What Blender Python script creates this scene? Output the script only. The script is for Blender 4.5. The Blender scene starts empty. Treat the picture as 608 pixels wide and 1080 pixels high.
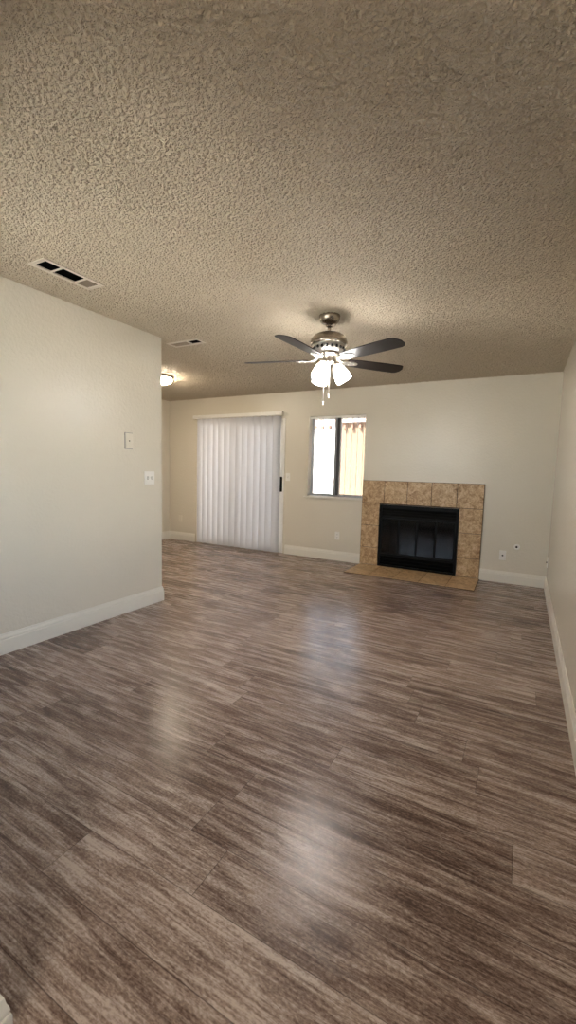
import bpy, bmesh, math, random
import numpy as np
from mathutils import Vector, Matrix

random.seed(7)
S = bpy.context.scene
COL = S.collection
R = math.radians

# ------------------------------------------------------------------ camera
cam_d = bpy.data.cameras.new('camera')
cam = bpy.data.objects.new('camera', cam_d)
COL.objects.link(cam)
cam_d.sensor_fit = 'VERTICAL'
cam_d.sensor_height = 36.0
cam_d.lens = 450.444 / 1080.0 * 36.0
cam_d.clip_start = 0.02
r_ = Vector((0.87476042, 0.48383902, 0.02634421))
u_ = Vector((-0.06886963, 0.0703295, 0.99514357))
f_ = Vector((-0.47963651, 0.87232653, -0.09484328))
rot = Matrix((r_, u_, -f_)).transposed()
cam.matrix_world = Matrix.Translation((0, 0, 1.2653)) @ rot.to_4x4()
S.camera = cam

# ------------------------------------------------------------------ sky, sun, exposure
SKY = 3.2
SUN = 11.0
FAN_EMIT = 10.0
DINING_EMIT = 20.0
ENTRY_EMIT = 13.0
w = bpy.data.worlds.new('World')
S.world = w
w.use_nodes = True
wn = w.node_tree
bg = wn.nodes['Background']
sky = wn.nodes.new('ShaderNodeTexSky')
sky.sky_type = 'HOSEK_WILKIE'
sky.turbidity = 3.0
sky.ground_albedo = 0.4
sky.sun_direction = Vector((-0.35, -0.45, 0.82)).normalized()
mixw = wn.nodes.new('ShaderNodeMixRGB')
mixw.inputs[0].default_value = 0.12
mixw.inputs[2].default_value = (1.0, 0.98, 0.95, 1)
wn.links.new(sky.outputs[0], mixw.inputs[1])
wn.links.new(mixw.outputs[0], bg.inputs[0])
bg.inputs[1].default_value = SKY

sun_d = bpy.data.lights.new('sun', 'SUN')
sun = bpy.data.objects.new('sun', sun_d)
COL.objects.link(sun)
sun_d.energy = SUN
sun_d.angle = R(0.6)
sun_d.color = (1.0, 0.965, 0.90)
sun.location = (-3, -6, 9)
sun.rotation_euler = Vector((0.35, 0.45, -0.82)).to_track_quat('-Z', 'Y').to_euler()


def portal(name, loc, direction, sx, sy):
    d = bpy.data.lights.new(name, 'AREA')
    o = bpy.data.objects.new(name, d)
    COL.objects.link(o)
    d.shape = 'RECTANGLE'
    d.size, d.size_y = sx, sy
    d.cycles.is_portal = True
    o.location = loc
    o.rotation_euler = Vector(direction).to_track_quat('-Z', 'Z').to_euler()


portal('portal_front_window', (-1.95, 0.27, 1.375), (0, 1, 0), 1.7, 1.65)
portal('portal_right_window', (0.46, 1.45, 1.25), (-1, 0, 0), 1.6, 1.6)
portal('portal_door', (-4.06, 5.86, 1.03), (0, -1, 0), 1.72, 2.05)
portal('portal_window', (-2.38, 5.86, 1.49), (0, -1, 0), 0.87, 1.16)

S.view_settings.view_transform = 'Standard'
S.view_settings.look = 'None'
S.view_settings.gamma = 1.0
S.view_settings.use_curve_mapping = False
S.view_settings.exposure = 2.28

# ------------------------------------------------------------------ room dimensions
H = 2.44
D = 5.682       # back wall
XR = 0.295      # right wall
XL = -2.972     # left wall face
EL = 2.934      # end of the left wall
XF = -5.562     # far left wall of the dining corner
YF = 0.42       # front wall inner face
XE = -0.895     # entry side wall face
YD = -1.2       # entry door wall

# ------------------------------------------------------------------ node helpers


class NT:
    def __init__(self, name):
        self.m = bpy.data.materials.new(name)
        self.m.use_nodes = True
        self.t = self.m.node_tree
        self.b = self.t.nodes['Principled BSDF']
        self.out = self.t.nodes['Material Output']

    def n(self, kind):
        return self.t.nodes.new('ShaderNode' + kind)

    def link(self, a, b):
        self.t.links.new(a, b)

    def put(self, sock, v):
        if hasattr(v, 'is_linked') or hasattr(v, 'links'):
            self.link(v, sock)
        else:
            sock.default_value = v

    def math(self, op, a, b=0.0, c=0.0):
        k = self.n('Math')
        k.operation = op
        self.put(k.inputs[0], a)
        self.put(k.inputs[1], b)
        self.put(k.inputs[2], c)
        return k.outputs[0]

    def coords(self):
        return self.n('TexCoord').outputs['Object']

    def mapping(self, v, scale=(1, 1, 1)):
        k = self.n('Mapping')
        self.link(v, k.inputs[0])
        k.inputs['Scale'].default_value = scale
        return k.outputs[0]

    def noise(self, v, scale, detail=3, rough=0.55, dist=0.0):
        k = self.n('TexNoise')
        self.link(v, k.inputs['Vector'])
        k.inputs['Scale'].default_value = scale
        k.inputs['Detail'].default_value = detail
        k.inputs['Roughness'].default_value = rough
        k.inputs['Distortion'].default_value = dist
        return k.outputs['Fac']

    def ramp(self, v, stops):
        k = self.n('ValToRGB')
        self.put(k.inputs[0], v)
        e = k.color_ramp.elements
        while len(e) < len(stops):
            e.new(0.5)
        for el, (p, c) in zip(e, stops):
            el.position = p
            el.color = (c[0], c[1], c[2], 1) if not isinstance(c, (int, float)) else (c, c, c, 1)
        return k.outputs[0]

    def mix(self, fac, a, b, blend='MIX'):
        k = self.n('MixRGB')
        k.blend_type = blend
        self.put(k.inputs[0], fac)
        self.put(k.inputs[1], a)
        self.put(k.inputs[2], b)
        return k.outputs[0]

    def bump(self, h, strength=0.3, dist=0.01):
        k = self.n('Bump')
        k.inputs['Strength'].default_value = strength
        k.inputs['Distance'].default_value = dist
        self.link(h, k.inputs['Height'])
        self.link(k.outputs[0], self.b.inputs['Normal'])

    def set(self, color=None, rough=None, metal=None, spec=None, **kw):
        if color is not None:
            if isinstance(color, tuple):
                color = (*color[:3], 1)
            self.put(self.b.inputs['Base Color'], color)
        if rough is not None:
            self.put(self.b.inputs['Roughness'], rough)
        if metal is not None:
            self.b.inputs['Metallic'].default_value = metal
        if spec is not None:
            self.b.inputs['Specular IOR Level'].default_value = spec
        for k, v in kw.items():
            self.put(self.b.inputs[k.replace('_', ' ')], v)
        return self


def rgb(c):
    return (*c, 1.0)


def simple(name, color, rough=0.5, metal=0.0, spec=0.5, var=0.06, scale=30, bump=0.0):
    """A procedural paint: slight mottling, optional fine bump."""
    k = NT(name)
    v = k.coords()
    n = k.noise(v, scale, 3)
    c = k.mix(n, rgb(tuple(x * (1 - var) for x in color)), rgb(tuple(min(1, x * (1 + var)) for x in color)))
    k.set(c, rough, metal, spec)
    if bump:
        k.bump(n, bump, 0.002)
    return k.m


def mat_wall():
    k = NT('wall_paint')
    v = k.coords()
    big = k.noise(v, 1.6, 2)
    c = k.mix(big, rgb((0.70, 0.65, 0.555)), rgb((0.735, 0.685, 0.59)))
    peel = k.noise(v, 85, 3, 0.5)
    blob = k.ramp(k.noise(v, 38, 2, 0.5), [(0.42, 0.0), (0.62, 1.0)])
    h = k.math('ADD', peel, k.math('MULTIPLY', blob, 0.55))
    k.set(c, 0.26, 0, 0.45)
    k.bump(h, 0.24, 0.006)
    return k.m


def mat_ceiling():
    k = NT('knockdown_ceiling')
    v = k.coords()
    vo = k.n('TexVoronoi')
    vo.feature = 'SMOOTH_F1'
    vo.inputs['Scale'].default_value = 70
    vo.inputs['Smoothness'].default_value = 0.35
    warp = k.mix(0.018, v, k.n('TexNoise').outputs['Color'], 'ADD')
    k.link(warp, vo.inputs['Vector'])
    n2 = k.noise(v, 115, 3, 0.6, 0.2)
    n1 = k.noise(v, 54, 3, 0.6, 0.2)
    h = k.math('SUBTRACT', k.math('MULTIPLY', n2, 0.5), k.math('MULTIPLY', vo.outputs['Distance'], 1.1))
    h = k.math('ADD', h, k.math('MULTIPLY', k.ramp(n1, [(0.38, 0.0), (0.62, 1.0)]), 0.7))
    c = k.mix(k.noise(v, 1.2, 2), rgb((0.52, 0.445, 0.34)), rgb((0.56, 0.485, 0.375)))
    pit_shade = k.ramp(n2, [(0.22, 0.75), (0.40, 1.0)])  # shade of the recesses put into the ceiling colour
    c = k.mix(1.0, c, pit_shade, 'MULTIPLY')
    k.set(c, 0.5, 0, 0.4)
    dn = k.n('Displacement')
    dn.inputs['Midlevel'].default_value = 0.05
    dn.inputs['Scale'].default_value = 0.0105
    k.link(h, dn.inputs['Height'])
    k.link(dn.outputs[0], k.out.inputs['Displacement'])
    k.m.displacement_method = 'BOTH'
    return k.m


def mat_floor():
    k = NT('vinyl_plank')
    v = k.coords()
    sep = k.n('SeparateXYZ')
    k.link(v, sep.inputs[0])
    x, y = sep.outputs[0], sep.outputs[1]
    PW, PL = 0.178, 1.22
    row = k.math('FLOOR', k.math('DIVIDE', y, PW))
    wr = k.n('TexWhiteNoise')
    wr.noise_dimensions = '1D'
    k.link(row, wr.inputs['W'])
    xo = k.math('ADD', x, k.math('MULTIPLY', wr.outputs['Value'], PL * 3))
    colm = k.math('FLOOR', k.math('DIVIDE', xo, PL))
    cid = k.n('CombineXYZ')
    k.link(row, cid.inputs[0])
    k.link(colm, cid.inputs[1])
    wid = k.n('TexWhiteNoise')
    wid.noise_dimensions = '2D'
    k.link(cid.outputs[0], wid.inputs['Vector'])
    pid = wid.outputs['Value']
    # seams
    fy = k.math('FRACT', k.math('DIVIDE', y, PW))
    fx = k.math('FRACT', k.math('DIVIDE', xo, PL))
    dy = k.math('MULTIPLY', k.math('MINIMUM', fy, k.math('SUBTRACT', 1.0, fy)), PW)
    dx = k.math('MULTIPLY', k.math('MINIMUM', fx, k.math('SUBTRACT', 1.0, fx)), PL)
    seam = k.ramp(k.math('MULTIPLY', k.math('MINIMUM', dx, dy), 100), [(0.05, 0.0), (0.18, 1.0)])
    # grain coordinates shifted per plank
    gx = k.math('ADD', x, k.math('MULTIPLY', pid, 37.0))
    gy = k.math('ADD', y, k.math('MULTIPLY', pid, 11.0))
    cg = k.n('CombineXYZ')
    k.link(gx, cg.inputs[0])
    k.link(gy, cg.inputs[1])
    g = cg.outputs[0]
    streak = k.noise(k.mapping(g, (2.4, 30, 1)), 1.0, 8, 0.70, 0.5)
    fine = k.noise(k.mapping(g, (6, 120, 1)), 1.0, 4, 0.65)
    blot = k.noise(k.mapping(g, (4.5, 13, 1)), 1.0, 8, 0.76, 1.2)
    broad = k.noise(k.mapping(g, (1.3, 7, 1)), 1.0, 3, 0.6, 0.6)
    speck = k.noise(k.mapping(g, (80, 150, 1)), 1.0, 3, 0.7)
    s = k.math('ADD', k.math('MULTIPLY', streak, 0.48), k.math('MULTIPLY', blot, 0.32))
    s = k.math('ADD', s, k.math('MULTIPLY', broad, 0.20))
    s = k.math('ADD', s, k.math('MULTIPLY', k.math('SUBTRACT', fine, 0.5), 0.34))
    s = k.math('ADD', s, k.math('MULTIPLY', k.math('SUBTRACT', speck, 0.5), 0.36))
    s = k.math('ADD', s, k.math('MULTIPLY', k.math('SUBTRACT', pid, 0.5), 0.07))
    c = k.ramp(s, [(0.37, (0.062, 0.036, 0.027)), (0.45, (0.155, 0.101, 0.079)),
                   (0.53, (0.30, 0.220, 0.182)), (0.62, (0.53, 0.43, 0.375))])
    c = k.mix(1.0, c, k.mix(seam, rgb((0.35, 0.32, 0.30)), rgb((1, 1, 1))), 'MULTIPLY')
    rough = k.math('ADD', 0.20, k.math('MULTIPLY', streak, 0.14))
    k.set(c, rough, 0, 0.4)
    h = k.math('ADD', k.math('MULTIPLY', streak, 0.5), k.math('MULTIPLY', fine, 0.5))
    h = k.math('ADD', h, k.math('MULTIPLY', seam, 0.8))
    k.bump(h, 0.22, 0.0022)
    return k.m


def mat_tile():
    k = NT('tan_ceramic_tile')
    v = k.coords()
    n = k.noise(v, 14, 6, 0.66, 1.0)
    n2 = k.noise(v, 46, 5, 0.65, 0.6)
    s = k.math('ADD', k.math('MULTIPLY', n, 0.6), k.math('MULTIPLY', n2, 0.4))
    c = k.ramp(s, [(0.36, (0.24, 0.135, 0.06)), (0.46, (0.42, 0.27, 0.14)),
                   (0.54, (0.58, 0.41, 0.235)), (0.66, (0.72, 0.56, 0.37))])
    k.set(c, 0.4, 0, 0.4)
    k.bump(n2, 0.12, 0.003)
    return k.m


def mat_metal(name, color, rough):
    k = NT(name)
    v = k.coords()
    n = k.noise(k.mapping(v, (60, 60, 700)), 1, 2)
    k.set(k.mix(n, rgb(tuple(x * 0.9 for x in color)), rgb(color)), rough, 1.0)
    return k.m


def mat_glow(name, color, strength):
    k = NT(name)
    v = k.coords()
    n = k.noise(v, 12, 2)
    k.set((0.9, 0.9, 0.9), 0.3)
    k.put(k.b.inputs['Emission Color'], k.mix(n, rgb(tuple(x * 0.97 for x in color)), rgb(color)))
    k.b.inputs['Emission Strength'].default_value = strength
    return k.m


def mat_slat(name, color, trans):
    """PVC blind vane: diffuse and translucent."""
    k = NT(name)
    v = k.coords()
    n = k.noise(k.mapping(v, (90, 90, 2)), 1, 2)
    c = k.mix(n, rgb(tuple(x * 0.96 for x in color)), rgb(color))
    k.set(c, 0.45, 0, 0.4)
    tr = k.n('BsdfTranslucent')
    k.link(c, tr.inputs[0])
    mx = k.n('MixShader')
    mx.inputs[0].default_value = trans
    k.link(k.b.outputs[0], mx.inputs[1])
    k.link(tr.outputs[0], mx.inputs[2])
    k.link(mx.outputs[0], k.out.inputs[0])
    return k.m


def mat_glass(name, tint, gloss_rough=0.02):
    k = NT(name)
    t = k.n('BsdfTransparent')
    t.inputs[0].default_value = rgb(tint)
    g = k.n('BsdfGlossy')
    g.inputs['Roughness'].default_value = gloss_rough
    fr = k.n('Fresnel')
    fr.inputs[0].default_value = 1.5
    mx = k.n('MixShader')
    k.link(fr.outputs[0], mx.inputs[0])
    k.link(t.outputs[0], mx.inputs[1])
    k.link(g.outputs[0], mx.inputs[2])
    k.link(mx.outputs[0], k.out.inputs[0])
    return k.m


M = {
    'wall': mat_wall(), 'ceiling': mat_ceiling(), 'floor': mat_floor(), 'tile': mat_tile(),
    'trim': simple('trim_paint', (0.80, 0.765, 0.69), 0.32, 0, 0.5, 0.02),
    'white': simple('white_plastic', (0.82, 0.80, 0.76), 0.35, 0, 0.5, 0.02),
    'dull_white': simple('painted_plate', (0.72, 0.67, 0.575), 0.4, 0, 0.4, 0.03),
    'grout': simple('grout', (0.10, 0.065, 0.038), 0.9, 0, 0.1, 0.12, 120),
    'black': simple('black_metal', (0.004, 0.004, 0.004), 0.55, 0, 0.18, 0.1),
    'soot': simple('sooty_firebrick', (0.06, 0.056, 0.054), 0.95, 0, 0.1, 0.4, 20),
    'dark': simple('dark_slot', (0.012, 0.011, 0.010), 0.8, 0, 0.1, 0.1),
    'nickel': mat_metal('brushed_nickel', (0.56, 0.51, 0.45), 0.30),
    'bronze': mat_metal('dark_nickel', (0.34, 0.295, 0.245), 0.27),
    'chrome': mat_metal('bright_nickel', (0.74, 0.72, 0.68), 0.3),
    'blade': simple('dark_blade', (0.010, 0.0075, 0.0075), 0.36, 0, 0.22, 0.2, 40),
    'glow': mat_glow('frosted_lamp_glass', (1.0, 0.955, 0.90), FAN_EMIT),
    'glow_dining': mat_glow('frosted_diffuser', (1.0, 0.86, 0.66), DINING_EMIT),
    'glow_entry': mat_glow('frosted_entry_diffuser', (1.0, 0.93, 0.82), ENTRY_EMIT),
    'slat': mat_slat('blind_vane', (0.80, 0.80, 0.83), 0.30),
    'slat_window': mat_slat('window_vane', (0.80, 0.79, 0.78), 0.5),
    'alu': simple('grey_aluminium', (0.55, 0.55, 0.57), 0.4, 0.3, 0.5, 0.04),
    'dark_alu': simple('dark_aluminium', (0.075, 0.065, 0.065), 0.45, 0.4, 0.5, 0.05),
    'glass': mat_glass('clear_glass', (0.95, 0.97, 0.96)),
    'smoke': mat_glass('smoked_glass', (0.30, 0.29, 0.28), 0.06),
    'concrete': simple('patio_concrete', (0.72, 0.69, 0.65), 0.9, 0, 0.2, 0.15, 8, 0.2),
    'bounce_cut': simple('bounce_cut_dark', (0.06, 0.045, 0.033), 0.95, 0, 0.1, 0.3, 25, 0.4),
    'stucco': simple('white_stucco', (0.80, 0.79, 0.78), 0.9, 0, 0.1, 0.05, 60, 0.4),
    'tan': simple('tan_stucco', (0.16, 0.108, 0.075), 0.9, 0, 0.1, 0.10, 45, 0.4),
    'redwood': simple('redwood_timber', (0.17, 0.095, 0.07), 0.8, 0, 0.2, 0.2, 20, 0.3),
    'roof_white': simple('painted_sheathing', (0.72, 0.69, 0.66), 0.8, 0, 0.2, 0.05),
    'roof_tile': simple('clay_roof', (0.46, 0.33, 0.28), 0.85, 0, 0.2, 0.35, 4, 0.3),
}

# ------------------------------------------------------------------ mesh helpers


def bx(bm, x0, x1, y0, y1, z0, z1, mi=0, bevel=0.0, mat=None):
    vs = [bm.verts.new((x, y, z)) for z in (z0, z1) for y in (y0, y1) for x in (x0, x1)]
    F = [(0, 2, 3, 1), (4, 5, 7, 6), (0, 1, 5, 4), (2, 6, 7, 3), (0, 4, 6, 2), (1, 3, 7, 5)]
    fs = [bm.faces.new([vs[i] for i in f]) for f in F]
    for f in fs:
        f.material_index = mi
    if bevel:
        es = list({e for f in fs for e in f.edges})
        r = bmesh.ops.bevel(bm, geom=es, offset=bevel, segments=2, profile=0.6, affect='EDGES')
        for f in r['faces']:
            f.material_index = mi
        vs = list({v for f in r['faces'] for v in f.verts} | {v for v in vs if v.is_valid})
    if mat is not None:
        bmesh.ops.transform(bm, matrix=mat, verts=[v for v in vs if v.is_valid])
    return vs


def lathe(bm, prof, seg=40, c=(0, 0, 0), mi=0, mat=None, cap0=True, cap1=True):
    rings = []
    allv = []
    for (r, z) in prof:
        ring = []
        for i in range(seg):
            a = 2 * math.pi * i / seg
            p = Vector((r * math.cos(a), r * math.sin(a), z))
            if mat is not None:
                p = mat @ p
            ring.append(bm.verts.new(p + Vector(c)))
        rings.append(ring)
        allv += ring
    for a, b in zip(rings, rings[1:]):
        for i in range(seg):
            j = (i + 1) % seg
            f = bm.faces.new((a[i], a[j], b[j], b[i]))
            f.smooth = True
            f.material_index = mi
    if cap0:
        bm.faces.new(rings[0]).material_index = mi
    if cap1:
        bm.faces.new(list(reversed(rings[-1]))).material_index = mi
    return allv


def tube(bm, pts, r, seg=10, mi=0):
    rings = []
    n = len(pts)
    pts = [Vector(p) for p in pts]
    for i, p in enumerate(pts):
        t = (pts[min(i + 1, n - 1)] - pts[max(i - 1, 0)]).normalized()
        a = t.orthogonal().normalized() if i == 0 else (a - t * a.dot(t)).normalized()
        b = t.cross(a)
        rr = r[i] if isinstance(r, (list, tuple)) else r
        rings.append([bm.verts.new(p + rr * (math.cos(2 * math.pi * k / seg) * a + math.sin(2 * math.pi * k / seg) * b)) for k in range(seg)])
    for A, B in zip(rings, rings[1:]):
        for k in range(seg):
            f = bm.faces.new((A[k], A[(k + 1) % seg], B[(k + 1) % seg], B[k]))
            f.smooth = True
            f.material_index = mi
    bm.faces.new(rings[0])
    bm.faces.new(list(reversed(rings[-1])))


def prism(bm, outline, z0, z1, mi=0, mat=None):
    """Extrude an XY outline between z0 and z1."""
    lo = [bm.verts.new((x, y, z0)) for x, y in outline]
    hi = [bm.verts.new((x, y, z1)) for x, y in outline]
    fs = [bm.faces.new(list(reversed(lo))), bm.faces.new(hi)]
    n = len(outline)
    for i in range(n):
        j = (i + 1) % n
        fs.append(bm.faces.new((lo[i], lo[j], hi[j], hi[i])))
    for f in fs:
        f.material_index = mi
    if mat is not None:
        bmesh.ops.transform(bm, matrix=mat, verts=lo + hi)
    return lo + hi


def obj(name, bm, mats, parent=None, label=None, cat=None, group=None, kind=None, loc=(0, 0, 0)):
    bmesh.ops.recalc_face_normals(bm, faces=bm.faces[:])
    me = bpy.data.meshes.new(name)
    bm.to_mesh(me)
    bm.free()
    for m in (mats if isinstance(mats, (list, tuple)) else [mats]):
        me.materials.append(m)
    o = bpy.data.objects.new(name, me)
    COL.objects.link(o)
    o.location = loc
    if parent is not None:
        o.parent = parent
    tag(o, label, cat, group, kind)
    return o


def tag(o, label=None, cat=None, group=None, kind=None):
    if label:
        o['label'] = label
    if cat:
        o['category'] = cat
    if group:
        o['group'] = group
    if kind:
        o['kind'] = kind


def thing(name, label, cat, loc, rotz=0.0, group=None):
    o = bpy.data.objects.new(name, None)
    COL.objects.link(o)
    o.empty_display_size = 0.1
    o.location = loc
    o.rotation_euler = (0, 0, rotz)
    tag(o, label, cat, group)
    return o


def box_obj(name, mats, parent, *a, bevel=0.0, **kw):
    bm = bmesh.new()
    bx(bm, *a, bevel=bevel)
    return obj(name, bm, mats, parent, **kw)


def panel_with_holes(bm, u0, u1, v0, v1, holes, put):
    """Fill a rectangle with boxes, leaving the holes (u0,u1,v0,v1) open."""
    us = sorted({u0, u1, *[h[0] for h in holes], *[h[1] for h in holes]})
    vs = sorted({v0, v1, *[h[2] for h in holes], *[h[3] for h in holes]})
    for a, b in zip(us, us[1:]):
        run = None
        for c, d in zip(vs, vs[1:]):
            mu, mv = (a + b) / 2, (c + d) / 2
            hole = any(h[0] < mu < h[1] and h[2] < mv < h[3] for h in holes)
            if hole:
                if run:
                    put(bm, a, b, *run)
                run = None
            else:
                run = (run[0], d) if run else (c, d)
        if run:
            put(bm, a, b, *run)


# ------------------------------------------------------------------ room shell
box_obj('floor', M['floor'], None, XF - 0.14, XR + 0.14, YD - 0.14, D + 0.14, -0.12, 0.0, kind='structure',
        label='grey brown wood look vinyl plank floor', cat='floor')

VENT1 = (-2.635, -2.475, 1.545, 1.950)
VENT2 = (-3.055, -2.675, 3.075, 3.215)


def inset(v, d):
    return (v[0] + d, v[1] - d, v[2] + d, v[3] - d)


# dense underside so the knockdown texture is real relief, with the slab above it
def ceiling_mesh():
    holes = [inset(VENT1, 0.022), inset(VENT2, 0.022)]

    def axis(a, b, cuts, step):
        pts = sorted([a, b] + cuts)
        out = []
        for p, q in zip(pts, pts[1:]):
            n = max(1, round((q - p) / step))
            out += [p + (q - p) * k / n for k in range(n)]
        return np.array(out + [b])
    xs = axis(XF, XR, [h[0] for h in holes] + [h[1] for h in holes], 0.009)
    ys = axis(YD, D, [h[2] for h in holes] + [h[3] for h in holes], 0.009)
    nx, ny = len(xs), len(ys)
    gx, gy = np.meshgrid(xs, ys)
    co = np.stack([gx.ravel(), gy.ravel(), np.full(nx * ny, H)], 1)
    ci, cj = np.meshgrid(np.arange(nx - 1), np.arange(ny - 1))
    mx = (xs[:-1] + xs[1:])[ci] / 2
    my = (ys[:-1] + ys[1:])[cj] / 2
    keep = np.ones(mx.shape, bool)
    for h in holes:
        keep &= ~((mx > h[0]) & (mx < h[1]) & (my > h[2]) & (my < h[3]))
    a = (cj * nx + ci)[keep]
    quads = np.stack([a, a + nx, a + nx + 1, a + 1], 1)
    bm = bmesh.new()
    panel_with_holes(bm, XF - 0.14, XR + 0.14, YD - 0.14, D + 0.14, holes,
                     lambda b, a, c, d, e: bx(b, a, c, d, e, H + 0.02, H + 0.2))
    bm.verts.index_update()
    bv = np.array([v.co[:] for v in bm.verts])
    bf = np.array([[v.index for v in f.verts] for f in bm.faces]) + len(co)
    bm.free()
    co = np.concatenate([co, bv])
    quads = np.concatenate([quads, bf])
    me = bpy.data.meshes.new('ceiling')
    me.vertices.add(len(co))
    me.vertices.foreach_set('co', co.ravel().astype(np.float32))
    me.loops.add(quads.size)
    me.loops.foreach_set('vertex_index', quads.ravel().astype(np.int32))
    me.polygons.add(len(quads))
    me.polygons.foreach_set('loop_start', np.arange(0, quads.size, 4, dtype=np.int32))
    me.polygons.foreach_set('use_smooth', np.ones(len(quads), dtype=bool))
    me.update(calc_edges=True)
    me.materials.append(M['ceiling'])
    return me


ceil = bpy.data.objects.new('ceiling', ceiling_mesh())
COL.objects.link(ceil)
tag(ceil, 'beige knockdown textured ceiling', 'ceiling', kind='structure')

DOOR = (-4.93, -3.205, 0.0, 2.06)
WIN = (-2.811, -1.947, 0.915, 2.069)
FBX = (-1.675, -0.70, 0.03, 0.838)
bm = bmesh.new()
panel_with_holes(bm, XF - 0.14, XR + 0.14, 0.0, H, [DOOR, WIN, FBX],
                 lambda b, a, c, d, e: bx(b, a, c, D, D + 0.14, d, e))
obj('wall_back', bm, M['wall'], kind='structure', label='cream back wall with sliding door, window and fireplace', cat='wall')

RW = (0.65, 2.25, 0.45, 2.05)
bm = bmesh.new()
panel_with_holes(bm, YD - 0.14, D, 0, H, [RW], lambda b, a, c, d, e: bx(b, XR, XR + 0.14, a, c, d, e))
obj('wall_right', bm, M['wall'], kind='structure', label='cream wall running along the right side', cat='wall')
bm = bmesh.new()
bx(bm, XL - 0.13, XL, YF, EL, 0, H)
bx(bm, XF, XL - 0.13, EL - 0.13, EL, 0, H)
obj('wall_left', bm, M['wall'], kind='structure', label='cream wall on the left ending at the dining corner', cat='wall')
box_obj('wall_far_left', M['wall'], None, XF - 0.14, XF, EL - 0.13, D, 0, H, kind='structure', label='cream end wall of the dining corner', cat='wall')
FW = (-2.80, -1.10, 0.55, 2.2)
bm = bmesh.new()
panel_with_holes(bm, XL - 0.13, XE, 0, H, [FW], lambda b, a, c, d, e: bx(b, a, c, YF - 0.13, YF, d, e))
obj('wall_front', bm, M['wall'], kind='structure', label='cream front wall with a window behind the camera', cat='wall')
box_obj('wall_entry', M['wall'], None, XE - 0.13, XE, YD - 0.14, YF - 0.13, 0, H, kind='structure', label='cream side wall of the entry', cat='wall')
bm = bmesh.new()
panel_with_holes(bm, XE - 0.13, XR, 0, H, [(-0.76, 0.16, 0, 2.04)], lambda b, a, c, d, e: bx(b, a, c, YD - 0.14, YD, d, e))
obj('wall_entrance', bm, M['wall'], kind='structure', label='cream wall around the entrance door', cat='wall')

# ------------------------------------------------------------------ baseboards (profiled)
BBP = [(0, 0), (0.015, 0), (0.015, 0.094), (0.0135, 0.098), (0.0095, 0.0985), (0.0095, 0.104), (0.0125, 0.106), (0.0115, 0.114), (0.007, 0.126), (0.0055, 0.137), (0, 0.138)]


def baseboard(name, path, label):
    """path: floor points with the room on the left hand side of travel."""
    bm = bmesh.new()
    pts = [Vector((p[0], p[1])) for p in path]
    rings = []
    for i, p in enumerate(pts):
        dirs = []
        if i > 0:
            dirs.append((pts[i] - pts[i - 1]).normalized())
        if i < len(pts) - 1:
            dirs.append((pts[i + 1] - pts[i]).normalized())
        ns = [Vector((-d.y, d.x)) for d in dirs]
        if len(ns) == 2:
            mv = (ns[0] + ns[1])
            mv = mv / (1 + ns[0].dot(ns[1]))
        else:
            mv = ns[0]
        rings.append([bm.verts.new((p.x + mv.x * o, p.y + mv.y * o, z + 0.0005)) for o, z in BBP])
    for A, B in zip(rings, rings[1:]):
        for k in range(len(BBP)):
            j = (k + 1) % len(BBP)
            bm.faces.new((A[k], A[j], B[j], B[k]))
    bm.faces.new(rings[0])
    bm.faces.new(list(reversed(rings[-1])))
    obj(name, bm, M['trim'], kind='structure', label=label, cat='baseboard')


g_ = 0.0008
baseboard('baseboard_right', [(XR - g_, YD + 0.02), (XR - g_, D - 0.017)], 'white baseboard along the right wall')
baseboard('baseboard_back_right', [(XR - g_, D - g_), (-0.411 + 0.002, D - g_)], 'white baseboard right of the fireplace')
baseboard('baseboard_back_middle', [(-1.947 - 0.002, D - g_), (-3.165, D - g_)], 'white baseboard between sliding door and fireplace')
baseboard('baseboard_back_left', [(-4.97, D - g_), (XF + g_, D - g_), (XF + g_, EL + 0.02)], 'white baseboard around the dining corner')
baseboard('baseboard_left', [(XL - 0.6, EL + g_), (XL + g_, EL + g_), (XL + g_, YF + 0.02)], 'white baseboard along the left wall')
baseboard('baseboard_entry', [(XL + 0.02, YF + g_), (XE + g_, YF + g_), (XE + g_, YD + 0.02)], 'white baseboard at the bottom left entry corner')

# ------------------------------------------------------------------ back window
win = thing('window_1', 'two pane sliding window left of the fireplace', 'window', ((WIN[0] + WIN[1]) / 2, D, WIN[2]))
win['kind'] = 'structure'
ww, wh = WIN[1] - WIN[0], WIN[3] - WIN[2]
hw = ww / 2
bm = bmesh.new()
FY0, FY1 = 0.092, 0.135
bx(bm, -hw + .002, -hw + 0.022, FY0, FY1, 0.002, wh - .002, bevel=0.002)
bx(bm, hw - 0.022, hw - .002, FY0, FY1, 0.002, wh - .002, bevel=0.002)
bx(bm, -hw + 0.022, hw - 0.022, FY0, FY1, 0.002, 0.022, bevel=0.002)
bx(bm, -hw + 0.022, hw - 0.022, FY0, FY1, wh - 0.022, wh - .002, bevel=0.002)
obj('window_frame', bm, M['alu'], win)
bm = bmesh.new()
bx(bm, -0.016, 0.018, FY0 - 0.012, FY1 - 0.005, 0.022, wh - 0.022, bevel=0.002)
obj('mullion', bm, M['dark_alu'], win, label='dark meeting stile')
bm = bmesh.new()
bx(bm, -0.044, -0.0165, FY0 - 0.010, FY1 - 0.007, 0.022, wh - 0.022, bevel=0.002)
obj('stile', bm, M['alu'], win)
bm = bmesh.new()
bx(bm, -hw + 0.0005, -hw + 0.006, 0.003, FY0 - 0.001, 0.004, wh - 0.001)
bx(bm, hw - 0.006, hw - 0.0005, 0.003, FY0 - 0.001, 0.004, wh - 0.001)
obj('jamb_liner', bm, M['trim'], win)
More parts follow.
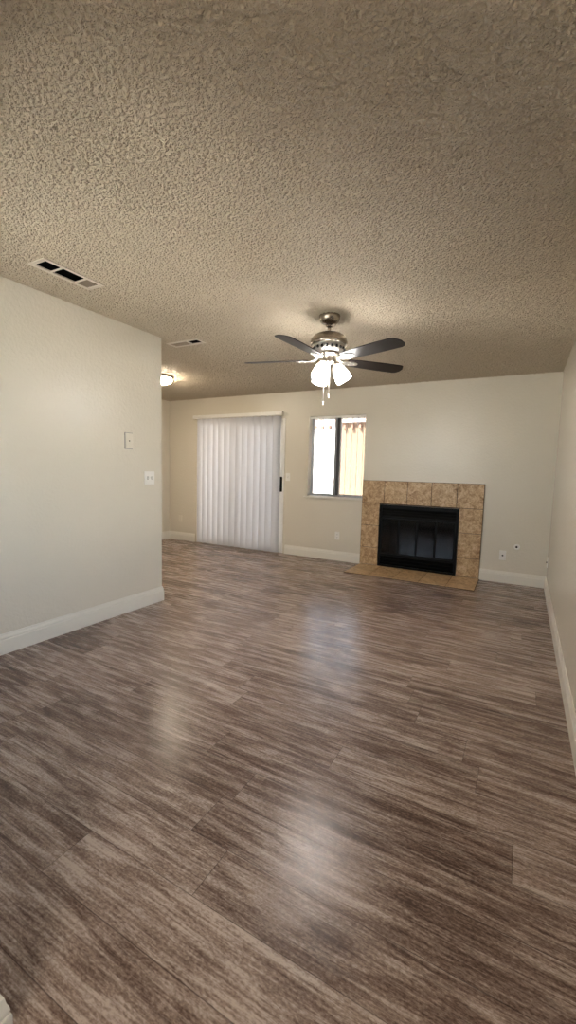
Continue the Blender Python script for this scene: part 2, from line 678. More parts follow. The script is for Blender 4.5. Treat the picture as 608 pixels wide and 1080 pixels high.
for x0, x1 in ((-hw + 0.022, -0.045), (0.022, hw - 0.022)):
    bm = bmesh.new()
    e = 0.016
    bx(bm, x0, x0 + e, FY0 + 0.01, FY1 - 0.012, 0.022, wh - 0.022)
    bx(bm, x1 - e, x1, FY0 + 0.01, FY1 - 0.012, 0.022, wh - 0.022)
    bx(bm, x0 + e, x1 - e, FY0 + 0.01, FY1 - 0.012, 0.022, 0.022 + e)
    bx(bm, x0 + e, x1 - e, FY0 + 0.01, FY1 - 0.012, wh - 0.022 - e, wh - 0.022)
    sash = obj('sash', bm, M['alu'], win)
    bm = bmesh.new()
    bx(bm, x0 + e, x1 - e, 0.108, 0.112, 0.022 + e, wh - 0.022 - e)
    obj('pane', bm, M['glass'], sash)
# stool / sill, cut against the tile
bm = bmesh.new()
bx(bm, WIN[0] - 0.045, WIN[1] - 0.003, D - 0.035, D - 0.001, WIN[2] - 0.022, WIN[2] - 0.002, bevel=0.004)
bx(bm, WIN[0] + 0.001, WIN[1] - 0.003, D - 0.001, D + 0.085, WIN[2] - 0.002, WIN[2] + 0.001)
obj('trim_1', bm, M['trim'], kind='structure', label='white window sill board', cat='sill')


def vane(width, depth, z0, z1, t=0.0012, n=6):
    """A slightly curved blind vane standing along X, bulging to -Y."""
    bm = bmesh.new()
    rows = []
    for z in (z0, z1):
        fr = []
        bk = []
        for i in range(n + 1):
            s = i / n - 0.5
            y = -depth * (1 - (2 * s) ** 2)
            fr.append(bm.verts.new((s * width, y - t / 2, z)))
            bk.append(bm.verts.new((s * width, y + t / 2, z)))
        rows.append((fr, bk))
    (f0, b0), (f1, b1) = rows
    for i in range(n):
        for q in ((f0[i], f0[i + 1], f1[i + 1], f1[i]), (b0[i], b1[i], b1[i + 1], b0[i + 1]),
                  (f0[i], b0[i], b0[i + 1], f0[i + 1]), (f1[i], f1[i + 1], b1[i + 1], b1[i])):
            f = bm.faces.new(q)
            f.smooth = False
    bm.faces.new((f0[0], f1[0], b1[0], b0[0]))
    bm.faces.new((f0[n], b0[n], b1[n], f1[n]))
    return bm


# window blind, vanes turned edge-on
wb = thing('window_blind', 'white vertical blind turned open inside the small window', 'blind', ((WIN[0] + WIN[1]) / 2, D + 0.043, WIN[2]))
bm = bmesh.new()
bx(bm, -hw + 0.004, hw - 0.004, -0.016, 0.016, wh - 0.030, wh - 0.003, bevel=0.002)
obj('headrail', bm, M['white'], wb)
first = None
nv = 10
for i in range(nv):
    x = -hw + 0.070 + i * (ww - 0.115) / (nv - 1)
    if first is None:
        o = obj('vane', vane(0.074, 0.003, 0.018, wh - 0.045), M['slat_window'], wb)
        first = o
        c = obj('carrier_clip', (lambda b: (bx(b, -0.006, 0.006, -0.003, 0.003, wh - 0.045, wh - 0.029), b)[1])(bmesh.new()), M['dark_alu'], o)
        b2 = obj('bottom_weight', (lambda b: (bx(b, -0.030, 0.030, -0.004, 0.001, 0.012, 0.030), b)[1])(bmesh.new()), M['dark_alu'], o)
        kids = [c, b2]
    else:
        o = first.copy()
        COL.objects.link(o)
        o.parent = wb
        for kch in kids:
            d = kch.copy()
            COL.objects.link(d)
            d.parent = o
    o.location = (x, 0, 0)
    o.rotation_euler = (0, 0, math.atan2(D, -2.38 + x) + R(random.uniform(-2, 2)))

# ------------------------------------------------------------------ sliding glass door
dx0, dx1, dh = DOOR[0], DOOR[1], DOOR[3]
door = thing('door_1', 'sliding glass patio door behind the long vertical blind', 'door', ((dx0 + dx1) / 2, D, 0))
door['kind'] = 'structure'
dw = (dx1 - dx0) / 2
bm = bmesh.new()
bx(bm, -dw + .002, -dw + 0.045, 0.0, 0.135, 0.002, dh - .002, bevel=0.003)
bx(bm, dw - 0.030, dw - .002, -0.006, 0.135, 0.002, dh - .002, bevel=0.003)
bx(bm, -dw + 0.045, dw - 0.030, 0.0, 0.135, dh - 0.05, dh - .002, bevel=0.003)
bx(bm, -dw + 0.045, dw - 0.030, 0.0, 0.135, 0.001, 0.022, bevel=0.003)
obj('door_frame', bm, M['white'], door)
for (x0, x1, y0) in ((-dw + 0.045, 0.03, 0.075), (-0.03, dw - 0.030, 0.022)):
    bm = bmesh.new()
    e = 0.06
    z0, z1 = 0.022, dh - 0.05
    bx(bm, x0, x0 + e, y0, y0 + 0.035, z0, z1, bevel=0.002)
    bx(bm, x1 - e, x1, y0, y0 + 0.035, z0, z1, bevel=0.002)
    bx(bm, x0 + e, x1 - e, y0, y0 + 0.035, z0, z0 + 0.09, bevel=0.002)
    bx(bm, x0 + e, x1 - e, y0, y0 + 0.035, z1 - 0.06, z1, bevel=0.002)
    sash = obj('door_panel', bm, M['white'], door)
    obj('pane', (lambda b: (bx(b, x0 + e, x1 - e, y0 + 0.015, y0 + 0.020, z0 + 0.09, z1 - 0.06), b)[1])(bmesh.new()), M['glass'], sash)
    if y0 < 0.05:
        bm = bmesh.new()
        bx(bm, x1 - 0.044, x1 - 0.010, y0 - 0.034, y0 - 0.0005, 0.95, 1.18, bevel=0.006)
        obj('handle', bm, M['black'], sash, label='black pull handle')

# the door blind
db = thing('door_blind', 'long white vertical blind hanging closed in front of the sliding door', 'blind', (-4.05, D - 0.075, 0))
bm = bmesh.new()
bx(bm, -0.89, 0.835, -0.024, 0.024, 2.098, 2.150, bevel=0.003)
obj('headrail', bm, M['white'], db)
for x in (-0.7, 0.0, 0.78):
    bm = bmesh.new()
    bx(bm, x - 0.02, x + 0.02, 0.010, 0.0735, 2.1505, 2.156)
    obj('bracket', bm, M['dull_white'], db)
vx = []
for i in range(5):
    vx.append((-4.775 + i * 0.1085, 38))
for i in range(9):
    vx.append((-4.225 + i * 0.1145, 44))
first = None
for i, (x, a) in enumerate(vx):
    if first is None:
        o = obj('vane', vane(0.127, 0.017, 0.022, 2.085, n=8), M['slat'], db)
        first = o
        clip = obj('carrier_clip', (lambda b: (bx(b, -0.005, 0.005, -0.012, -0.006, 2.080, 2.107), b)[1])(bmesh.new()), M['white'], o)
    else:
        o = first.copy()
        COL.objects.link(o)
        o.parent = db
        d = clip.copy()
        COL.objects.link(d)
        d.parent = o
    o.location = (x + 4.05, 0, 0)
    o.rotation_euler = (0, 0, R(a + random.uniform(-5, 5)))
for dx, z in ((0.822, 1.20), (0.832, 1.17)):
    bm = bmesh.new()
    tube(bm, [(dx, 0.004 if dx > .825 else -0.004, 2.108), (dx, 0.03, 1.7), (dx, 0.035, z)], 0.0018, 6)
    obj('pull_cord', bm, M['white'], db)

# ------------------------------------------------------------------ fireplace
FL, FR, FT = -1.947, -0.411, 1.173
fp = thing('fireplace', 'black metal fireplace with tan tile surround and floor hearth', 'fireplace', ((FL + FR) / 2, D, 0))
cx = (FL + FR) / 2
T = 0.307
bm = bmesh.new()
gq = 0.0036
TY0, TY1 = -0.024, -0.010
BL, BR, BT = -1.693 - cx, -0.681 - cx, 0.8544
fl, fr = FL - cx, FR - cx


def tile(bm, x0, x1, z0, z1):
    bx(bm, x0 + gq, x1 - gq, TY0, TY1 + 0.001, z0 + gq, z1 - gq, 0, 0.0018)


for i in range(5):
    tile(bm, fl + i * T, fl + (i + 1) * T, FT - T, FT)
zs = [FT - T, FT - 2 * T, FT - 3 * T, 0.013]
for a, b in zip(zs, zs[1:]):
    tile(bm, fl, BL, b, a)
    tile(bm, BR, fr, b, a)
# grout bed
bx(bm, fl, BL, TY1, -0.001, 0.013, FT, 1)
bx(bm, BR, fr, TY1, -0.001, 0.013, FT, 1)
bx(bm, BL, BR, TY1, -0.001, BT, FT, 1)
bx(bm, fl, fl + 0.0018, TY0 + 0.003, TY1, 0.013, FT, 1)
bx(bm, fr - 0.0018, fr, TY0 + 0.003, TY1, 0.013, FT, 1)
obj('tile_surround', bm, [M['tile'], M['grout']], fp)
bm = bmesh.new()
HD = 0.635
hl0 = fl + 0.008
for i in range(5):
    bx(bm, hl0 + i * T + gq, hl0 + (i + 1) * T - gq, -HD + gq, -0.026, 0.003, 0.012, 0, 0.0018)
bx(bm, hl0, hl0 + 5 * T, -HD, -0.002, 0.0008, 0.0075, 1)
obj('tile_hearth', bm, [M['tile'], M['grout']], fp)

# metal face
FYF = -0.034
bm = bmesh.new()
zt = BT - 0.003
bx(bm, BL + .003, BR - .003, FYF, -0.006, zt - 0.045, zt, bevel=0.003)       # top flange
bx(bm, BL + .003, BL + 0.032, FYF, -0.006, 0.014, zt - 0.045, bevel=0.002)
bx(bm, BR - 0.032, BR - .003, FYF, -0.006, 0.014, zt - 0.045, bevel=0.002)
bx(bm, BL + 0.032, BR - 0.032, FYF, -0.006, 0.014, 0.035, bevel=0.002)
bx(bm, BL + 0.032, BR - 0.032, FYF + 0.004, -0.006, zt - 0.175, zt - 0.150, bevel=0.002)
bx(bm, BL + 0.032, BR - 0.032, FYF + 0.004, -0.006, 0.165, 0.190, bevel=0.002)
obj('metal_face', bm, M['black'], fp)
for (za, zb, nm) in ((zt - 0.150, zt - 0.045, 'upper_louvre'), (0.035, 0.165, 'lower_louvre')):
    bm = bmesh.new()
    nl = 3
    for i in range(nl):
        z = za + (i + 0.5) * (zb - za) / nl
        bx(bm, BL + 0.034, BR - 0.034, -0.004, 0.004, -0.022, 0.022,
           mat=Matrix.Translation((0, -0.012, z)) @ Matrix.Rotation(R(-35 if nm[0] == 'u' else 35), 4, 'X'))
    bx(bm, BL + 0.034, BR - 0.034, 0.006, 0.010, za, zb)
    obj(nm, bm, M['black'], fp)
# firebox liner going into the wall
bm = bmesh.new()
a0, a1, b0, b1 = FBX[0] - cx + .002, FBX[1] - cx - .002, FBX[2] + .002, FBX[3] - .002
bx(bm, a0, a1, 0.45, 0.46, b0, b1)
bx(bm, a0, a0 + 0.01, 0.012, 0.45, b0, b1)
bx(bm, a1 - 0.01, a1, 0.012, 0.45, b0, b1)
bx(bm, a0 + .01, a1 - .01, 0.012, 0.45, b0, b0 + 0.01)
bx(bm, a0 + .01, a1 - .01, 0.012, 0.45, b1 - 0.01, b1)
obj('firebox', bm, M['soot'], fp)
# four bifold glass door leaves
gx0, gx1, gz0, gz1 = BL + 0.034, BR - 0.034, 0.192, zt - 0.177
gw = (gx1 - gx0) / 4
for i in range(4):
    x0, x1 = gx0 + i * gw + 0.001, gx0 + (i + 1) * gw - 0.001
    bm = bmesh.new()
    e = 0.012
    ya, yb = -0.026, -0.012
    bx(bm, x0, x0 + e, ya, yb, gz0, gz1, bevel=0.001)
    bx(bm, x1 - e, x1, ya, yb, gz0, gz1, bevel=0.001)
    bx(bm, x0 + e, x1 - e, ya, yb, gz0, gz0 + e, bevel=0.001)
    bx(bm, x0 + e, x1 - e, ya, yb, gz1 - e, gz1, bevel=0.001)
    leaf = obj('glass_door', bm, M['black'], fp)
    obj('pane', (lambda b: (bx(b, x0 + e, x1 - e, -0.020, -0.016, gz0 + e, gz1 - e), b)[1])(bmesh.new()), M['smoke'], leaf)
    if i in (1, 2):
        hx = x1 - 0.006 if i == 1 else x0 + 0.006
        bm = bmesh.new()
        lathe(bm, [(0.004, 0), (0.004, 0.01), (0.009, 0.014), (0.009, 0.02), (0.005, 0.023)], 16,
              mat=Matrix.Translation((hx, ya, (gz0 + gz1) / 2)) @ Matrix.Rotation(R(90), 4, 'X'))
        obj('knob', bm, M['black'], leaf)

# ------------------------------------------------------------------ ceiling fan
FX, FY = -1.37, 3.063
fan = thing('ceiling_fan', 'brushed nickel five blade ceiling fan with three lit glass shades', 'ceiling fan', (FX, FY, H))


def z_(z):
    return z - H


bm = bmesh.new()
lathe(bm, [(0.079, -0.0005), (0.080, z_(2.432)), (0.078, z_(2.415)), (0.070, z_(2.396)), (0.055, z_(2.382)), (0.036, z_(2.374)), (0.020, z_(2.372))], 48)
obj('canopy', bm, M['bronze'], fan)
bm = bmesh.new()
lathe(bm, [(0.0115, z_(2.380)), (0.0115, z_(2.305))], 24)
lathe(bm, [(0.020, z_(2.3715)), (0.027, z_(2.366)), (0.027, z_(2.360)), (0.016, z_(2.354)), (0.0116, z_(2.350))], 32, cap0=False, cap1=False)
lathe(bm, [(0.0116, z_(2.330)), (0.019, z_(2.322)), (0.022, z_(2.306))], 32, cap0=False, cap1=False)
obj('downrod', bm, M['bronze'], fan)
bm = bmesh.new()
lathe(bm, [(0.022, z_(2.311)), (0.060, z_(2.309)), (0.092, z_(2.302)), (0.118, z_(2.287)), (0.134, z_(2.265)), (0.140, z_(2.243)), (0.139, z_(2.226)), (0.134, z_(2.221))], 64)
obj('motor_housing', bm, M['bronze'], fan)
# slotted lower bowl
bm = bmesh.new()
lathe(bm, [(0.128, z_(2.2205)), (0.126, z_(2.214)), (0.113, z_(2.190)), (0.092, z_(2.173)), (0.082, z_(2.166)), (0.060, z_(2.164))], 64)
for i in range(20):
    a = 2 * math.pi * i / 20
    mt = Matrix.Rotation(a, 4, 'Z') @ Matrix.Translation((0.1125, 0, z_(2.1965))) @ Matrix.Rotation(R(-32), 4, 'Y')
    bx(bm, -0.004, 0.0105, -0.0075, 0.0075, -0.0145, 0.0145, 1, mat=mt)
obj('vented_bowl', bm, [M['chrome'], M['dark']], fan, label='bright slotted bowl')
bm = bmesh.new()
lathe(bm, [(0.060, z_(2.1635)), (0.084, z_(2.161)), (0.086, z_(2.154)), (0.080, z_(2.149)), (0.046, z_(2.147)), (0.047, z_(2.110)), (0.052, z_(2.104)), (0.052, z_(2.096)), (0.040, z_(2.086)), (0.016, z_(2.080)), (0.010, z_(2.072)), (0.004, z_(2.069))], 48)
obj('switch_housing', bm, M['nickel'], fan)

ZB = 2.113
PITCH = R(11)


def blade_outline():
    pts = [(0.165, -0.052), (0.30, -0.062), (0.50, -0.069), (0.615, -0.068), (0.642, -0.060), (0.668, -0.012),
           (0.668, 0.030), (0.650, 0.058), (0.625, 0.068), (0.50, 0.068), (0.30, 0.062), (0.165, 0.052), (0.155, 0.0)]
    return pts


def arm_outline():
    pts = []
    for i in range(15):
        t = i / 14
        x = 0.118 + 0.135 * t
        wv = 0.012 + 0.026 * math.sin(math.pi * min(1, t * 1.02)) ** 0.8 * (0.6 + 0.4 * t)
        if t > 0.97:
            wv = 0.010
        pts.append((x, wv))
    return pts + [(x, -wv) for x, wv in reversed(pts)]


bm_blade = bmesh.new()
prism(bm_blade, blade_outline(), 0.0, 0.006)
first = None
for kb in range(5):
    ang = R(-93.5 + 72 * kb)
    if first is None:
        o = obj('blade', bm_blade, M['blade'], fan)
        bm = bmesh.new()
        prism(bm, arm_outline(), -0.007, -0.001)
        bmesh.ops.bevel(bm, geom=bm.edges[:], offset=0.0015, segments=2, affect='EDGES')
        # curved neck up to the hub plate
        tube(bm, [(0.072, 0.0, 0.030), (0.090, 0.0, 0.020), (0.110, 0.0, 0.004), (0.135, 0, -0.004)], [0.011, 0.011, 0.010, 0.006], 12)
        for sx, sy in ((0.185, 0.018), (0.185, -0.018), (0.225, 0.0)):
            lathe(bm, [(0.006, -0.0095), (0.006, -0.007)], 12, c=(sx, sy, 0))
        arm = obj('blade_arm', bm, M['chrome'], o, label='bright nickel blade bracket')
        first = o
    else:
        o = first.copy()
        COL.objects.link(o)
        o.parent = fan
        d = arm.copy()
        COL.objects.link(d)
        d.parent = o
    # CCW edge lower by the pitch
    o.matrix_local = Matrix.Translation((0, 0, z_(ZB))) @ Matrix.Rotation(ang, 4, 'Z') @ Matrix.Rotation(-PITCH, 4, 'X')

CAMAZ = -65.9
first = None
for az in (90, -30, 210):
    # azimuth measured from the viewing side towards the right
    a = R(CAMAZ + az)
    mt = Matrix.Rotation(a, 4, 'Z') @ Matrix.Translation((0.052, 0, z_(2.092))) @ Matrix.Rotation(R(-31), 4, 'Y')
    if first is None:
        bm = bmesh.new()
        lathe(bm, [(0.012, 0.022), (0.014, 0.0), (0.021, -0.006), (0.026, -0.014), (0.027, -0.026)], 28)
        hold = obj('lamp_holder', bm, M['nickel'], fan)
        bm = bmesh.new()
        prof = [(0.026, -0.020), (0.034, -0.030), (0.044, -0.052), (0.053, -0.082), (0.058, -0.110), (0.060, -0.135), (0.0595, -0.150)]
        inner = [(r - 0.003, z) for r, z in reversed(prof)]
        lathe(bm, prof + inner, 40, cap0=False, cap1=False)
        sh = obj('lamp_shade', bm, M['glow'], hold, label='lit frosted glass shade')
        bm = bmesh.new()
        lathe(bm, [(0.012, -0.027), (0.013, -0.045), (0.022, -0.065), (0.028, -0.085), (0.026, -0.102), (0.016, -0.115), (0.004, -0.120)], 24)
        bu = obj('bulb', bm, M['glow'], hold)
        first = hold
    else:
        hold = first.copy()
        COL.objects.link(hold)
        hold.parent = fan
        for kch in (sh, bu):
            d = kch.copy()
            COL.objects.link(d)
            d.parent = hold
    hold.matrix_local = mt
for (px, py, zend) in ((-0.018, -0.03, 1.775), (0.026, -0.030, 1.825)):
    bm = bmesh.new()
    tube(bm, [(px, py, z_(2.098)), (px, py, z_(1.95)), (px, py, z_(zend + 0.03))], 0.0036, 8)
    lathe(bm, [(0.002, z_(zend + 0.034)), (0.0045, z_(zend + 0.028)), (0.0052, z_(zend + 0.008)), (0.003, z_(zend))], 12, c=(px, py, 0))
    obj('pull_chain', bm, M['white'], fan)

# ------------------------------------------------------------------ dining ceiling light
DLX, DLY = -4.18, 4.10


def flush_light(label, x, y, glow):
    o = thing('ceiling_light', label, 'ceiling light', (x, y, H))
    bm = bmesh.new()
    lathe(bm, [(0.165, -0.0005), (0.168, -0.008), (0.168, -0.026), (0.160, -0.032), (0.14, -0.032)], 48)
    obj('base', bm, M['bronze'], o)
    bm = bmesh.new()
    lathe(bm, [(0.145, -0.0325), (0.150, -0.045), (0.147, -0.066), (0.130, -0.086), (0.09, -0.100), (0.04, -0.106), (0.005, -0.107)], 48)
    obj('diffuser', bm, glow, o, label='glowing white glass dome')


flush_light('lit round flush ceiling light half hidden by the left wall end', DLX, DLY, M['glow_dining'])
flush_light('lit round flush ceiling light of the entry behind the viewer', -0.42, -0.35, M['glow_entry'])

# ------------------------------------------------------------------ ceiling vents


def vent(v, along, banks, label):
    """v: outer rectangle; banks: list of (from, to, 'open'/'shut') fractions along the long axis."""
    cxv, cyv = (v[0] + v[1]) / 2, (v[2] + v[3]) / 2
    o = thing('ceiling_vent', label, 'vent', (cxv, cyv, H), group='ceiling vents')
    L = (v[3] - v[2]) / 2 if along == 'Y' else (v[1] - v[0]) / 2
    Wd = (v[1] - v[0]) / 2 if along == 'Y' else (v[3] - v[2]) / 2

    def P(bm, l0, l1, w0, w1, z0, z1, **kw):
        if along == 'Y':
            return bx(bm, w0, w1, l0, l1, z0, z1, **kw)
        return bx(bm, l0, l1, w0, w1, z0, z1, **kw)
    bm = bmesh.new()
    e = 0.026
    P(bm, -L, L, -Wd, -Wd + e, -0.008, -0.0005, bevel=0.003)
    P(bm, -L, L, Wd - e, Wd, -0.008, -0.0005, bevel=0.003)
    P(bm, -L, -L + e, -Wd + e, Wd - e, -0.008, -0.0005, bevel=0.003)
    P(bm, L - e, L, -Wd + e, Wd - e, -0.008, -0.0005, bevel=0.003)
    li = L - e
    for (a, b, st) in banks[:-1]:
        t = -li + 2 * li * b
        P(bm, t - 0.005, t + 0.005, -Wd + e, Wd - e, -0.008, -0.0005, bevel=0.001)
    obj('vent_frame', bm, M['ventp'], o)
    bm = bmesh.new()
    dd = Wd - e + 0.0015
    dl_ = li + 0.0015
    P(bm, -dl_, dl_, -dd, dd, 0.11, 0.112)
    P(bm, -dl_, dl_, -dd, -dd + 0.001, 0.002, 0.11)
    P(bm, -dl_, dl_, dd - 0.001, dd, 0.002, 0.11)
    P(bm, -dl_, -dl_ + 0.001, -dd + .001, dd - .001, 0.002, 0.11)
    P(bm, dl_ - 0.001, dl_, -dd + .001, dd - .001, 0.002, 0.11)
    obj('duct', bm, M['dark'], o, label='dark duct opening')
    view = Vector((cxv, cyv, H - 1.265)).normalized()
    for (a, b, st) in banks:
        l0, l1 = -li + 2 * li * a + 0.005, -li + 2 * li * b - 0.005
        bm = bmesh.new()
        w0, w1 = -Wd + e, Wd - e
        n = 8
        pitch = (w1 - w0) / n
        comp = view.x if along == 'Y' else view.y
        for i in range(n):
            wv = w0 + (i + 0.5) * pitch
            if st == 'open':   # fins along the line of sight: the duct shows between them
                ang = math.atan2(comp, view.z)
            else:              # fins across it: their faces show
                ang = math.atan2(comp, view.z) - R(82) * (1 if comp > 0 else -1)
            ax = 'Y' if along == 'Y' else 'X'
            sgn = 1 if along == 'Y' else -1
            mt = Matrix.Rotation(ang * sgn, 4, ax)
            hh = pitch * 0.55 if st != 'open' else 0.006
            if along == 'Y':
                mt = Matrix.Translation((wv, 0, 0.004 if st == 'open' else 0.0)) @ mt
                bx(bm, -0.0005, 0.0005, l0, l1, -hh, hh, mat=mt)
            else:
                mt = Matrix.Translation((0, wv, 0.004 if st == 'open' else 0.0)) @ mt
                bx(bm, l0, l1, -0.0005, 0.0005, -hh, hh, mat=mt)
        obj('louvre_bank', bm, M['ventl'] if st != 'open' else M['dark'], o,
            label='open dark louvres' if st == 'open' else 'painted louvres turned shut')
    return o


M['ventl'] = simple('dusty_louvre', (0.36, 0.295, 0.23), 0.6, 0, 0.3, 0.08)
M['ventp'] = simple('vent_paint', (0.69, 0.625, 0.54), 0.5, 0, 0.4, 0.04)
vent(VENT1, 'Y', [(0.0, 0.29, 'open'), (0.29, 0.74, 'open'), (0.74, 1.0, 'shut')],
     'long three bank ceiling vent above the left wall, nearer the viewer')
vent(VENT2, 'X', [(0.0, 0.62, 'shut'), (0.62, 1.0, 'open')],
     'small ceiling vent just past the end of the left wall')

# ------------------------------------------------------------------ wall plates


def plate(name, label, cat, loc, normal, kind, wd=0.072, ht=0.116, group=None, mat='white'):
    """Local frame: X across, Z up, -Y out of the wall."""
    rz = {'-Y': 0.0, '+X': R(90), '-X': R(-90)}[normal]
    o = thing(name, label, cat, loc, rz, group)
    bm = bmesh.new()
    bx(bm, -wd / 2, wd / 2, -0.0065, -0.0005, -ht / 2, ht / 2, bevel=0.0025)
    obj('cover_plate', bm, M[mat], o)

    def screw(zs, xs=(0,)):
        for z in zs:
            for x in xs:
                bm = bmesh.new()
                lathe(bm, [(0.0032, 0.0064), (0.0032, 0.0075)], 12, mat=Matrix.Translation((x, 0, z)) @ Matrix.Rotation(R(90), 4, 'X'))
                obj('screw', bm, M[mat], o)
    if kind == 'outlet':
        for z in (-0.020, 0.020):
            bm = bmesh.new()
            bx(bm, -0.016, 0.016, -0.0085, -0.006, z - 0.0135, z + 0.0135, bevel=0.002)
            for x in (-0.006, 0.006):
                bx(bm, x - 0.0012, x + 0.0012, -0.0088, -0.0084, z - 0.003, z + 0.007, 1)
            bx(bm, -0.002, 0.002, -0.0088, -0.0084, z - 0.010, z - 0.006, 1)
            obj('socket', bm, [M['white'], M['dark']], o)
        screw((0,))
    elif kind == 'switch':
        n = 2 if wd > 0.1 else 1
        for i in range(n):
            x = (i - (n - 1) / 2) * 0.046
            bm = bmesh.new()
            bx(bm, x - 0.0065, x + 0.0065, -0.0074, -0.006, -0.0135, 0.0135, 1)
            bx(bm, x - 0.0045, x + 0.0045, -0.011, 0.0, -0.009, 0.009, 0, 0.0015,
               Matrix.Translation((0, -0.008, 0.004)) @ Matrix.Rotation(R(28), 4, 'X'))
            obj('toggle', bm, [M['white'], M['slot_and_shadow']], o)
        screw((-0.030, 0.030), [(i - (n - 1) / 2) * 0.046 for i in range(n)])
    elif kind == 'coax':
        bm = bmesh.new()
        lathe(bm, [(0.010, 0.006), (0.010, 0.009), (0.006, 0.010), (0.006, 0.018), (0.003, 0.018)], 16, mat=Matrix.Rotation(R(90), 4, 'X'))
        obj('connector', bm, M['dark'], o)
        screw((-0.042, 0.042))
    elif kind == 'blank':
        screw((-0.042, 0.042))
    return o


M['slot_and_shadow'] = simple('slot_and_shadow_grey', (0.30, 0.28, 0.26), 0.6)
plate('light_switch', 'white double toggle switch near the end of the left wall', 'switch', (XL, 2.783, 1.173), '+X', 'switch', 0.116, 0.116)
plate('light_switch', 'single toggle switch between the sliding door and window', 'switch', (-3.14, D, 1.181), '-Y', 'switch')
plate('wall_outlet', 'white power outlet below the small window', 'outlet', (-2.304, D, 0.361), '-Y', 'outlet')
plate('wall_outlet', 'small plate with dark socket right of the fireplace', 'outlet', (-0.168, D, 0.330), '-Y', 'coax')
plate('wall_outlet', 'cream blank plate low on the wall left of the sliding door', 'outlet', (-5.30, D, 0.378), '-Y', 'blank', mat='dull_white')
plate('wall_outlet', 'small plate low on the right wall close to the back corner', 'outlet', (XR, 5.60, 0.315), '-X', 'coax', 0.060)
# painted control box above the double switch
cb = thing('wall_control_box', 'cream painted control plate with dark centre dot above the double switch', 'wall control', (XL, 2.554, 1.487), R(90))
bm = bmesh.new()
bx(bm, -0.043, 0.041, -0.004, -0.0005, -0.070, 0.069, bevel=0.001)  # grey sheet standing in for the shadow gap round the cover
obj('shadow_outline', bm, M['slot_and_shadow'], cb, label='grey shadow outline around the cover')
bm = bmesh.new()
bx(bm, -0.036, 0.041, -0.0125, -0.0042, -0.065, 0.064, bevel=0.002)
obj('cover', bm, M['dull_white'], cb)
bm = bmesh.new()
lathe(bm, [(0.0055, 0.0123), (0.0055, 0.0145), (0.004, 0.0155)], 16, mat=Matrix.Rotation(R(90), 4, 'X'))
obj('dial', bm, M['dark'], cb)
# round cable port beside the right outlet
cp = thing('cable_port', 'round white cable port with black hole right of the fireplace', 'cable port', (-0.025, D, 0.445))
bm = bmesh.new()
lathe(bm, [(0.034, 0.0005), (0.034, 0.006), (0.028, 0.009), (0.017, 0.008), (0.016, 0.004), (0.016, 0.002)], 32, mat=Matrix.Rotation(R(90), 4, 'X'))
obj('ring', bm, M['white'], cp)
bm = bmesh.new()
lathe(bm, [(0.0125, 0.002), (0.0125, 0.0050), (0.008, 0.0052)], 24, mat=Matrix.Translation((-0.003, 0, 0)) @ Matrix.Rotation(R(90), 4, 'X'))
obj('port_hole', bm, M['dark'], cp)

# ------------------------------------------------------------------ front window and entrance frame (behind the viewer)
d2 = thing('door_2', 'white entrance door behind the viewer', 'door', (-0.30, YD, 0))
d2['kind'] = 'structure'
bm = bmesh.new()
bx(bm, -0.458, -0.43, -0.139, -0.001, 0.001, 2.038)
bx(bm, 0.43, 0.458, -0.139, -0.001, 0.001, 2.038)
bx(bm, -0.43, 0.43, -0.139, -0.001, 2.01, 2.038)
obj('door_frame', bm, M['trim'], d2)
bm = bmesh.new()
bx(bm, -0.427, 0.427, -0.080, -0.040, 0.008, 2.007, bevel=0.002)
for x0, x1 in ((-0.33, -0.05), (0.05, 0.33)):
    for z0, z1 in ((0.2, 0.9), (1.05, 1.85)):
        bx(bm, x0, x1, -0.0405, -0.034, z0, z1, bevel=0.003)
leaf2 = obj('door_leaf', bm, M['trim'], d2)
bm = bmesh.new()
lathe(bm, [(0.026, 0.040), (0.026, 0.034), (0.010, 0.030), (0.010, 0.008), (0.024, 0.0), (0.028, -0.012), (0.022, -0.024), (0.006, -0.028)], 24,
      mat=Matrix.Translation((0.36, 0, 0.98)) @ Matrix.Rotation(R(-90), 4, 'X') @ Matrix.Rotation(R(180), 4, 'X'))
obj('knob', bm, M['nickel'], leaf2)


def plain_window(name, label, loc, rz, wid, hei):
    o = thing(name, label, 'window', loc, rz)
    o['kind'] = 'structure'
    h2 = wid / 2
    bm = bmesh.new()
    bx(bm, -h2 + .002, -h2 + 0.04, 0.06, 0.11, .002, hei - .002)
    bx(bm, h2 - 0.04, h2 - .002, 0.06, 0.11, .002, hei - .002)
    bx(bm, -h2 + 0.04, h2 - 0.04, 0.06, 0.11, .002, 0.04)
    bx(bm, -h2 + 0.04, h2 - 0.04, 0.06, 0.11, hei - 0.04, hei - .002)
    bx(bm, -0.02, 0.02, 0.06, 0.11, 0.04, hei - 0.04)
    fr = obj('window_frame', bm, M['alu'], o)
    for a, b in ((-h2 + 0.04, -0.02), (0.02, h2 - 0.04)):
        obj('pane', (lambda q: (bx(q, a, b, 0.084, 0.088, 0.04, hei - 0.04), q)[1])(bmesh.new()), M['glass'], fr)


plain_window('window_2', 'front window behind the viewer', ((FW[0] + FW[1]) / 2, YF, FW[2]), R(180), FW[1] - FW[0], FW[3] - FW[2])
plain_window('window_3', 'side window in the right wall beside the viewer', (XR, (RW[0] + RW[1]) / 2, RW[2]), R(-90), RW[1] - RW[0], RW[3] - RW[2])

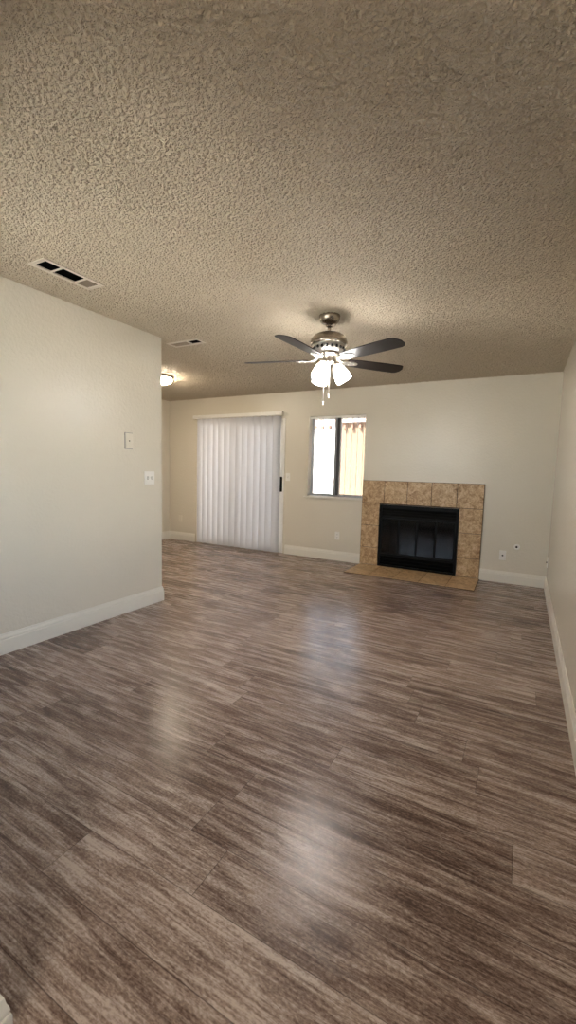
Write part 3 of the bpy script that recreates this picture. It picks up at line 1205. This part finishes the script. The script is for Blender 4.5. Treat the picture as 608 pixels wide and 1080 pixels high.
# ------------------------------------------------------------------ outside
box_obj('ground', M['concrete'], None, -30, 20, -20, 30, -0.30, -0.121, kind='structure', label='pale concrete ground outside', cat='ground')
box_obj('bounce_cut_ground', M['bounce_cut'], None, XR + 0.16, 9.0, -6.0, 9.0, -0.118, -0.06, kind='structure', label='added dark ground beside the house, cutting bounce light', cat='ground')  # unseen dark ground, added to cut light bouncing up to the ceiling
box_obj('roof', M['roof_tile'], None, XF - 0.7, XR + 0.7, YD - 1.4, D + 0.16, H + 0.36, H + 0.5, kind='structure', label='roof over the room', cat='roof')
pc = thing('patio_cover', 'timber patio cover outside the small window', 'patio cover', (-3.0, D + 0.2, 0))
bm = bmesh.new()
bx(bm, -3.4, 2.4, 0.0, 0.70, 2.62, 2.66)
obj('sheathing', bm, M['roof_white'], pc)
first = None
for i in range(15):
    x = -3.2 + i * 0.39
    if first is None:
        bm = bmesh.new()
        bx(bm, -0.022, 0.022, 0.02, 1.30, 2.50, 2.62, bevel=0.004)
        first = o = obj('rafter', bm, M['redwood'], pc)
    else:
        o = first.copy()
        COL.objects.link(o)
        o.parent = pc
    o.location = (x, 0, 0)
bm = bmesh.new()
bx(bm, -3.4, 2.4, 0.96, 1.05, 2.34, 2.50, bevel=0.004)
obj('beam', bm, M['roof_white'], pc)
for x in (-3.3, 2.3):
    obj('post', (lambda q: (bx(q, x - 0.045, x + 0.045, 0.96, 1.05, -0.12, 2.34, bevel=0.004), q)[1])(bmesh.new()), M['redwood'], pc)
# neighbouring house seen through the window
nh = thing('neighbouring_house', 'tan and white sunlit house seen through the small window', 'house', (-4.15, 10.0, -0.121))
obj('white_wall', (lambda q: (bx(q, -9, 0, 0, 0.2, 0, 2.62), q)[1])(bmesh.new()), M['stucco'], nh, label='white stucco wall')
obj('tan_wall', (lambda q: (bx(q, 0.002, 12, 0, 0.2, 0, 2.62), q)[1])(bmesh.new()), M['tan'], nh, label='tan stucco wall')
first = None
for i in range(34):
    if first is None:
        bm = bmesh.new()
        bx(bm, -0.030, 0.030, -0.07, 0.0, 2.47, 2.55, bevel=0.004)
        first = o = obj('rafter_tail', bm, M['redwood'], nh)
    else:
        o = first.copy()
        COL.objects.link(o)
        o.parent = nh
    o.location = (-3.0 + i * 0.20, 0, 0)
bm = bmesh.new()
bx(bm, -9.3, 12.3, -0.08, 3.2, -0.02, 0.02, mat=Matrix.Translation((0, 0, 2.66)) @ Matrix.Rotation(R(18), 4, 'X'))
for i in range(60):
    lathe(bm, [(0.055, 0), (0.055, 3.5)], 8, c=(0, 0, 0), mat=Matrix.Translation((-4 + i * 0.16, -0.08 * math.cos(R(18)), 2.66 - 0.08 * math.sin(R(18)) + 0.02)) @ Matrix.Rotation(R(18), 4, 'X') @ Matrix.Rotation(R(-90), 4, 'X'))
obj('roof', bm, M['roof_tile'], nh)
